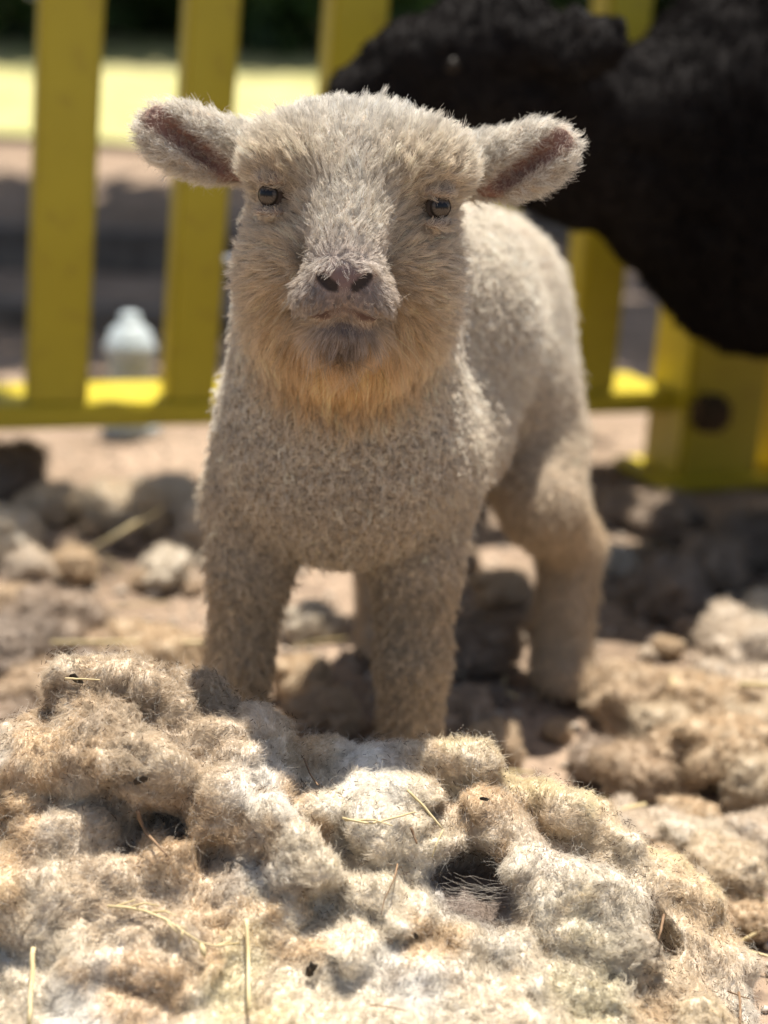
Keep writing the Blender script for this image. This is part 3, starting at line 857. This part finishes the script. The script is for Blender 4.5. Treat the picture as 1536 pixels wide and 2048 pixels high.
# many random tufts over it
PV, PQ = fp.mesh(0); PN = vnormals(PV, PQ)
g = np.random.default_rng(5)
sel = np.where((PN[:, 1] < .5) & (PV[:, 2] > .02))[0]
for i in g.choice(sel, 150, replace=False):
    hole = min(np.linalg.norm(PV[i] - P(940, 1795, .69)), np.linalg.norm(PV[i] - P(300, 1680, .70)))
    if hole < .035: continue
    r = g.uniform(.004, .013)
    fp.ell(PV[i] + PN[i] * r * g.uniform(-.6, .2), (r * g.uniform(.8, 1.6), r, r * g.uniform(.7, 1.1)), .005)
PV, PQ = fp.mesh(1); PN = vnormals(PV, PQ)
PV = PV + PN * (.0075 * billow(PV, 26, 4, 7) + .0014 * billow(PV, 150, 2, 17))[:, None] + \
    .004 * np.stack([vnoise(PV, 45, 31), vnoise(PV, 45, 32), vnoise(PV, 45, 33)], 1)
PN = vnormals(PV, PQ)
def pile_tint(p):
    a = fbm(p, 17, 3, 41); b = fbm(p, 26, 3, 51); d = fbm(p, 60, 2, 61)
    c = np.tile(np.array([.74, .665, .54]), (len(p), 1))
    c = mixc(c, sstep(.0, .45, a), (.82, .785, .72))          # clean white wool
    c = mixc(c, sstep(.05, .45, b) * .75, (.66, .49, .30))    # stained tan
    c = mixc(c, sstep(.1, .5, fbm(p, 9, 2, 44)) * .55, (.60, .47, .33))
    c = mixc(c, sstep(.25, .6, -a) * .6, (.76, .69, .47))     # yellow grease
    c = mixc(c, sstep(.3, .7, d) * .5, (.42, .33, .25))
    knob = np.maximum.reduce([gau(p, P(215, 1385, .765), (.055, .04, .022)), gau(p, P(370, 1420, .78), (.03, .03, .02))])
    c = mixc(c, np.clip(knob * 1.5, 0, .85), (.50, .40, .29))
    edge = np.maximum(gau(p, P(1330, 1850, .75), (.05, .06, .07)), gau(p, P(1150, 1680, .77), (.05, .05, .03)))
    c = mixc(c, edge * .6, (.80, .64, .42))
    c = mixc(c, gau(p, P(1180, 1860, .70), (.04, .05, .04)) * .7, (.70, .66, .58))
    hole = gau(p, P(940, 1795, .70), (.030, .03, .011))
    c = mixc(c, np.clip(hole * 1.6, 0, 1) * .9, (.09, .06, .045))  # shade inside the torn hollow put into the wool colour
    return c
PROOT = np.array([-.06, .70, 0.0])
pile = empty('fleece_heap', PROOT)
tag(pile, 'large heap of freshly shorn cream and tan fleece on the dirt before the lamb', 'fleece')
mesh_obj('matted_wool', PV - PROOT, PQ, M_pile, pile, tint=pile_tint(PV) * .9)
NP = 340000
wv = (.25 + (PN[:, 1] < .55)) * (PV[:, 2] > .0) * (1 - .85 * np.clip(1.6 * gau(PV, P(940, 1795, .70), (.03, .03, .011)), 0, 1)) * (PV[:, 1] < .82)
p3, n3 = scatter(PV, PQ, PN, NP, wv)
fl3 = np.stack([vnoise(p3, 35, 71), vnoise(p3, 35, 72), vnoise(p3, 35, 73) - .1], 1)
curly = sstep(.05, .4, fbm(p3, 14, 2, 81))
L3 = (.0040 + .002 * curly) * np.exp(rng.normal(0, .35, NP)).clip(.4, 2.2)
pt3, nr3, nl3 = grow(p3, n3, fl3, L3, .52, .35 + .45 * curly, .0008 + .0009 * curly, .8 + .6 * curly, .0038, m=6, jit=.42, bend=.9, lockvar=.25)
c3 = pile_tint(p3) * .95 * (rng.normal(1, .09, nl3)[nr3] * rng.normal(1, .08, NP))[:, None]
so = strands_obj('wool_fibres', pt3 - PROOT, taper(NP, 6, .000092, .4), c3, M_pilefibre, pile); tag(so, kind='stuff')
# long loose fibres, with some drawn across the torn hollow
NL = 9000
p4, n4 = scatter(PV, PQ, PN, NL, wv)
pt4, _, _ = grow(p4, n4, rng.normal(0, 1, (NL, 3)), .013, .45, 0, .0016, 1.1, .004, m=9, jit=.5, bend=1.0)
c4 = np.tile(np.array([.80, .75, .66]), (NL, 1))
so = strands_obj('loose_fibres', pt4 - PROOT, taper(NL, 9, .00005, .4), c4, M_pilefibre, pile); tag(so, kind='stuff')
NW = 22
t = np.linspace(0, 1, 9)[None, :, None]
a4 = np.array([P(880 + 60 * rng.random(), 1745 + 60 * rng.random(), .680) for _ in range(NW)])
b4 = np.array([P(1010 + 60 * rng.random(), 1760 + 50 * rng.random(), .686) for _ in range(NW)])
pw = a4[:, None] * (1 - t) + b4[:, None] * t + rng.normal(0, .0005, (NW, 9, 3)) + np.array([0, .002, -.003]) * (t * (1 - t) * 4)
so = strands_obj('drawn_fibres', pw - PROOT, np.full((NW, 9), .00004), np.tile(np.array([.7, .64, .55]), (NW, 1)), M_pilefibre, pile); tag(so, kind='stuff')

# dark chaff in the wool
NC = 6000
p5, n5 = scatter(PV, PQ, PN, NC, wv * (1 + 2.2 * gau(PV, P(1150, 1880, .70), (.08, .06, .06))))
dd = norm(rng.normal(0, 1, (NC, 3))); dd = norm(dd - n5 * (dd * n5).sum(1, keepdims=True) * .7)
ss = norm(np.cross(dd, n5)); ll = rng.uniform(.0005, .0016, NC)[:, None]; ww = rng.uniform(.00010, .00026, NC)[:, None]
cc = p5 + n5 * rng.uniform(.0035, .0075, NC)[:, None]
CV = np.stack([cc - dd * ll - ss * ww, cc - dd * ll + ss * ww, cc + n5 * .0004 + dd * ll + ss * ww * .5, cc + n5 * .0004 + dd * ll - ss * ww * .5,
               cc - dd * ll - n5 * .0003, cc + dd * ll + n5 * .0001], 1).reshape(-1, 3)
bq = np.arange(NC)[:, None] * 6
CQ = np.concatenate([bq + np.array([0, 1, 2, 3]), bq + np.array([1, 4, 5, 2]), bq + np.array([4, 0, 3, 5])])
ch = mesh_obj('chaff', CV, CQ, M_chaff, None, smooth=False); tag(ch, 'fine dark specks of chaff caught in the shorn fleece heap', 'chaff', kind='stuff')

# ------------------------------------------------------------------ straws, stems and scraps on the heap
kdp = kdtree.KDTree(len(PV))
for i, v in enumerate(PV): kdp.insert(v, i)
kdp.balance()
def on_pile(px, py, lift=.004):
    """where the view line through (px,py) meets the heap"""
    for d in np.arange(.50, .86, .002):
        q = P(px, py, d); co, i, dist = kdp.find(q)
        if (q - PV[i]) @ PN[i] < lift and dist < .02: return q
    return P(px, py, .72)
def stalk(name, pix, r0, r1, mat, label, cat, lift=.004, group=None, sides=6, sub=6):
    k = np.array([on_pile(x, y, lift) for x, y in pix])
    # smooth the path
    t = np.linspace(0, len(k) - 1, max(sub, 3 * len(k))); pts = np.stack([np.interp(t, np.arange(len(k)), k[:, c]) for c in range(3)], 1)
    pts[1:-1] += rng.normal(0, r0 * .12, (len(pts) - 2, 3))
    c = pts.mean(0)
    Vv, Ff = tube(pts - c, np.linspace(r0, r1, len(pts)), sides)
    o = mesh_obj(name, Vv, Ff, mat); o.location = c
    tag(o, label, cat, group); return o
sh = empty('seed_head_stalk', on_pile(300, 1830))
tag(sh, 'pale dry grass stalk with branching seed head lying on the fleece heap', 'grass stalk')
def part_stalk(parent, name, pix, r0, r1, mat, lift=.006):
    k = np.array([on_pile(x, y, lift) for x, y in pix]) - np.array(parent.location)
    Vv, Ff = tube(k, np.linspace(r0, r1, len(k)), 6); return mesh_obj(name, Vv, Ff, mat, parent)
part_stalk(sh, 'stem', [(215, 1812), (255, 1815), (290, 1822), (330, 1838), (365, 1862), (400, 1885), (432, 1892), (478, 1886)], .0009, .0005, M_straw)
for pix in ([(255, 1815), (290, 1806), (318, 1812)], [(300, 1825), (330, 1822), (352, 1832)], [(318, 1832), (340, 1850), (355, 1866)], [(350, 1852), (372, 1856)],
            [(365, 1862), (364, 1876), (358, 1884)], [(398, 1884), (402, 1900), (410, 1914)], [(432, 1892), (455, 1884), (470, 1890)], [(230, 1813), (270, 1800)]):
    part_stalk(sh, 'spikelet', pix, .0007, .0004, M_straw)
def spindle(a, b, r):
    t = np.linspace(0, 1, 7); return tube([a * (1 - x) + b * x for x in t], r * np.sin(np.pi * (t * .9 + .05)) ** .8 + .0001, 6)
Vv, Ff = spindle(on_pile(402, 1886, .006) - np.array(sh.location), on_pile(410, 1914, .006) - np.array(sh.location), .0017); mesh_obj('seed', Vv, Ff, M_straw, sh)
stalk('straw', [(493, 1838), (496, 1900), (498, 2018)], .0012, .0010, M_straw, 'dull straw stem standing upright in the front of the fleece heap', 'straw', .007)
stalk('straw', [(67, 1896), (64, 1950), (58, 2048)], .0014, .0013, M_straw, 'bright straw stem standing upright at the low left of the heap', 'straw', .007)
stalk('straw', [(685, 1636), (740, 1648), (800, 1632), (830, 1624)], .0008, .0004, M_straw, 'thin pale grass stem lying level across the middle of the heap', 'straw', .006)
stalk('straw', [(690, 1640), (750, 1640), (785, 1652)], .0007, .0004, M_straw, 'short thin grass stem crossing the level pale stem', 'straw', .006)
stalk('straw', [(815, 1580), (850, 1615), (885, 1658)], .0009, .0006, M_straw, 'short golden straw slanting across the upper heap', 'straw', .006)
stalk('straw', [(886, 1660), (872, 1690), (864, 1715)], .0005, .0004, M_straw, 'thin straw hanging from the lower end of the slanting golden straw', 'straw', .006)
stalk('straw', [(130, 1357), (160, 1358), (200, 1360)], .0007, .0004, M_straw, 'thin pale straw lying on the knobbly brown locks of the crest', 'straw', .008)
stalk('dry_stem', [(795, 1728), (788, 1760), (770, 1795), (762, 1830)], .0005, .0003, M_twig, 'thin dark forked stem in the middle of the heap', 'stem', .006)
stalk('dry_stem', [(822, 1655), (828, 1672), (834, 1688)], .0009, .0006, M_twig, 'short dark twig lying on the upper middle of the heap', 'stem', .006)
stalk('dry_stem', [(1328, 1830), (1322, 1860), (1316, 1882)], .0009, .0005, M_twig, 'short brown twig in the sunlit right flank of the heap', 'stem', .008)
stalk('dry_stem', [(275, 1620), (285, 1655), (310, 1685), (335, 1712)], .0013, .0004, M_twig, 'dark curled grass blade hanging into the hollow under the rolled lobe', 'stem', .006)
stalk('dry_stem', [(608, 1516), (618, 1545), (636, 1570)], .0006, .0004, M_twig, 'thin brown stem on the shaded crest of the heap', 'stem', .006)
stalk('dry_stem', [(1478, 1985), (1481, 2020), (1480, 2048)], .0009, .0007, M_twig, 'brown stem standing at the right foot of the heap', 'stem', .006)
stalk('dry_stem', [(1456, 1982), (1480, 1992), (1500, 1998)], .0006, .0003, M_twig, 'thin dark stem crossing the brown stem at the right foot', 'stem', .006)
stalk('dry_stem', [(740, 2010), (780, 2014), (815, 2022)], .0005, .0003, M_twig, 'thin dark stem lying low in front of the heap', 'stem', .006)
def scrap(px, py, r, seed, label, mat=M_leafbit, flat=.35, sx=1):
    g = np.random.default_rng(seed); c = on_pile(px, py, .006)
    n = 11; ang = np.linspace(0, 6.283, n, endpoint=False); rr = r * (.85 + .3 * np.sin(ang * 2 + g.random() * 6) + g.uniform(-.15, .15, n))
    o1 = np.stack([np.cos(ang) * rr * sx, g.normal(0, r * .15, n) - flat * r * .5, np.sin(ang) * rr], 1); o2 = o1 + np.array([0, flat * r, 0])
    V = np.concatenate([o1, o2, [[0, -flat * r, 0], [0, flat * r * .8, 0]]]); F = []
    for k in range(n):
        k2 = (k + 1) % n; F += [[k, k2, 2 * n], [n + k2, n + k, 2 * n + 1], [k, n + k, n + k2, k2]]
    o = mesh_obj('leaf_scrap', V, F, mat, smooth=False); o.location = c; tag(o, label, 'leaf'); return o
scrap(281, 1560, .0034, 3, 'crumpled blackish leaf scrap on the big rolled lobe of fleece', sx=1.2)
scrap(622, 1938, .0038, 4, 'round dark brown leaf scrap low in the front of the heap')
scrap(152, 1358, .0030, 6, 'small black leaf scrap beside the thin straw on the brown locks', sx=1.4)
scrap(832, 1872, .0018, 7, 'tiny brown leaf scrap below the torn hollow in the fleece')
scrap(968, 1598, .0016, 8, 'tiny dark leaf scrap near the crest of the heap', sx=1.5)

# ------------------------------------------------------------------ loose wool, straw and gravel on the dirt
M_tuft = M_pile
def ico(sub):
    import bmesh
    bm = bmesh.new(); bmesh.ops.create_icosphere(bm, subdivisions=sub, radius=1)
    V = np.array([v.co[:] for v in bm.verts]); F = np.array([[v.index for v in f.verts] for f in bm.faces]); bm.free(); return V, F
IV, IF = ico(4)
tufts = []
for k in range(8):
    V = IV * np.array([1, .8, .62])
    V = V * (1 + .34 * billow(IV, 1.5, 2, 100 + k) + .24 * billow(IV, 4.5, 3, 120 + k))[:, None] + .14 * np.stack([vnoise(IV, 1.5, 130 + k), vnoise(IV, 1.5, 140 + k), vnoise(IV, 1.5, 150 + k)], 1)
    V[:, 2] -= V[:, 2].min() + .12
    base = np.array([(.70, .59, .44), (.60, .47, .33), (.74, .66, .54), (.46, .37, .29), (.66, .52, .36), (.40, .33, .27), (.70, .60, .48), (.54, .42, .30)][k])
    base = base * .88
    tc = base * (1 + .22 * fbm(IV, 2.2, 2, 160 + k))[:, None]
    me = mesh_data('tuft_wool', V, IF, M_tuft, True, tc.clip(.02, .9))
    N3 = np.zeros_like(V); fn = np.cross(V[IF[:, 1]] - V[IF[:, 0]], V[IF[:, 2]] - V[IF[:, 0]])
    for i in range(3):
        for c in range(3): N3[:, c] += np.bincount(IF[:, i], fn[:, c], len(V))
    N3 = norm(N3); Q4 = np.concatenate([IF, IF[:, 2:3]], 1)
    pp, nn = scatter(V, Q4, N3, 4200)
    pt, nr, nl_ = grow(pp, nn, rng.normal(0, 1, (4200, 3)), .26, .5, .6, .04, 1.0, .13, m=5, jit=.45)
    hd_ = strands_data('tuft_fibres', pt, taper(4200, 5, .0055, .4), base * 1.05 * rng.normal(1, .1, (4200, 1)), M_pilefibre)
    tufts.append((me, hd_, k))
def tuft(px, d, r, kind, rz=None, sink=0):
    r = r * .84
    p = PG(px, d); me, hd_, k = tufts[kind]
    o = bpy.data.objects.new('wool_tuft', me); link(o)
    o.location = (p[0], d, gz(p[0], d) - sink); o.scale = (r, r, r); o.rotation_euler[2] = rng.random() * 6.28 if rz is None else rz
    f = bpy.data.objects.new('fibres', hd_); link(f, o); tag(f, kind='stuff')
    dark = kind in (3, 5)
    size = 'fist-sized' if r > .040 else 'small' if r > .024 else 'tiny'
    look = ['cream', 'tan', 'pale clean', 'dark dirty', 'tan', 'dark grey-brown', 'pale', 'brown stained'][kind]
    x = p[0]
    if d > 1.52: where = 'at the foot of the yellow fence'
    elif x > .13 and d < .97: where = 'beside the sunlit flank of the fleece heap'
    elif x > .15: where = 'on the dirt between lamb and dark sheep'
    elif x > -.12: where = "on the dirt around the lamb's legs"
    elif d > 1.28: where = 'on sunlit dirt between fence and fleece heap'
    else: where = "close behind the heap's knobbly brown crest"
    tag(o, f'{size} {look} tuft of shorn wool {where}', 'wool tuft', f'{size} {look} wool tufts {where}')
    return o
# named by where they lie in the yard: left of the lamb, behind it and to its right
spots = [(15, 1.50, .050, 2), (110, 1.62, .042, 0), (250, 1.60, .052, 0), (330, 1.66, .050, 2), (395, 1.58, .034, 6), (60, 1.40, .034, 6), (150, 1.42, .032, 4), (330, 1.44, .036, 2),
         (30, 1.30, .030, 1), (120, 1.24, .055, 3), (40, 1.18, .045, 5), (230, 1.20, .036, 7), (300, 1.14, .050, 4), (200, 1.10, .042, 5), (90, 1.06, .046, 7), (20, 1.02, .04, 3),
         (330, 1.04, .048, 7), (250, 1.00, .036, 5), (150, .98, .034, 3), (40, .94, .038, 4), (370, 1.22, .030, 1), (300, .96, .03, 1), (600, 1.15, .030, 4), (640, 1.06, .034, 7), (620, 1.30, .03, 2),
         (960, 1.22, .048, 5), (930, 1.08, .036, 3), (985, 1.04, .030, 1), (640, .99, .028, 5), (1000, 1.40, .034, 4), (900, 1.5, .04, 1),
         (1260, 1.12, .046, 1), (1330, 1.08, .040, 0), (1400, 1.10, .046, 4), (1480, 1.12, .050, 6), (1530, 1.06, .046, 0), (1360, 1.02, .038, 1), (1450, 1.01, .046, 4), (1520, .98, .038, 0),
         (1260, 1.00, .034, 7), (1190, 1.03, .028, 3), (1280, .90, .030, 6), (1330, .87, .026, 1), (1400, .885, .036, 2), (1450, .85, .034, 0), (1520, .89, .034, 6), (1500, .80, .020, 4),
         (1380, .93, .026, 4), (1240, .93, .024, 6), (1480, 1.24, .050, 6), (1540, 1.3, .05, 2), (1220, 1.55, .03, 2), (1330, 1.40, .05, 5), (1420, 1.52, .052, 3), (1500, 1.62, .055, 5), (1330, 1.70, .05, 3),
         (1240, 1.74, .036, 3), (480, 1.75, .05, 3), (20, 1.75, .06, 5), (1100, 1.32, .03, 7), (1420, .80, .022, 1)]
for s_ in spots: tuft(*s_)
for k in range(46):
    tuft(rng.uniform(-60, 1600), rng.uniform(.9, 1.75), rng.uniform(.008, .022), int(rng.integers(0, 8)))

def straw_piece(px, d, L, ang, tilt, r=.0016, z=.004):
    p = PG(px, d); dv = np.array([math.cos(ang) * math.cos(tilt), math.sin(ang) * math.cos(tilt), math.sin(tilt)])
    k = np.array([-dv * L / 2, dv * L * .1 + np.array([0, 0, .001]), dv * L / 2])
    Vv, Ff = tube(k, [r, r, r * .8], 6)
    o = mesh_obj('straw', Vv, Ff, M_straw); o.location = (p[0], d, gz(p[0], d) + z + abs(dv[2]) * L * .45)
    wh = 'at the foot of the yellow fence' if d > 1.5 else "beside the heap's sunlit flank" if p[0] > .13 and d < .97 else 'between lamb and dark sheep' if p[0] > .15 else "around the lamb's legs" if p[0] > -.12 else "behind the heap's knobbly crest"
    sz = 'long' if L > .06 else 'short'
    tag(o, f'{sz} loose pale straw lying on the dirt {wh}', 'straw', f'{sz} straws {wh}'); return o
for a in ((1345, 1.09, .035, 1.9, .9, .0026, .03), (1525, 1.08, .05, -.3, .1, .0026, .055), (1250, .93, .03, .2, .25, .0022, .02), (1370, .905, .034, -.5, -.35, .0024, .02),
          (250, 1.5, .10, .7, .35, .0032, .02), (290, 1.13, .16, .05, .02, .0018, .05), (1500, .80, .07, .1, .05, .0012, .012), (1480, .77, .06, -.5, .1, .0011, .008), (1530, .79, .05, .5, .2, .0012, .01),
          (1510, .83, .05, 2.2, .1, .0011, .012)):
    straw_piece(*a)
for k in range(44):
    straw_piece(rng.uniform(-50, 1590), rng.uniform(.82, 1.8), rng.uniform(.03, .09), rng.uniform(0, 3.14), rng.normal(0, .12), rng.uniform(.0009, .0018))
# gravel
g = np.random.default_rng(9); NG = 5200
gxp = g.uniform(-.75, .75, NG); gyp = .62 + 1.5 * g.random(NG) ** 1.3; gxp = gxp * (.35 + .55 * gyp)
SVs, SFs = ico(1)
r = g.uniform(.0012, .0050, NG) * np.where(g.random(NG) < .05, 2.0, 1)
hz = bumps(gxp, gyp) - .004
dirs = SVs[None] * (1 + .25 * g.normal(0, 1, (NG, len(SVs), 1))) * g.uniform(.6, 1.2, (NG, 1, 3))
GV = np.stack([gxp, gyp, hz + r * .35], 1)[:, None] + dirs * r[:, None, None]
GF = (np.arange(NG)[:, None, None] * len(SVs) + SFs[None]).reshape(-1, 3)
gr = mesh_obj('gravel', GV.reshape(-1, 3), GF, M_stone, smooth=False); tag(gr, 'small pale stones and crumbs of earth on the dirt', 'gravel', kind='stuff')
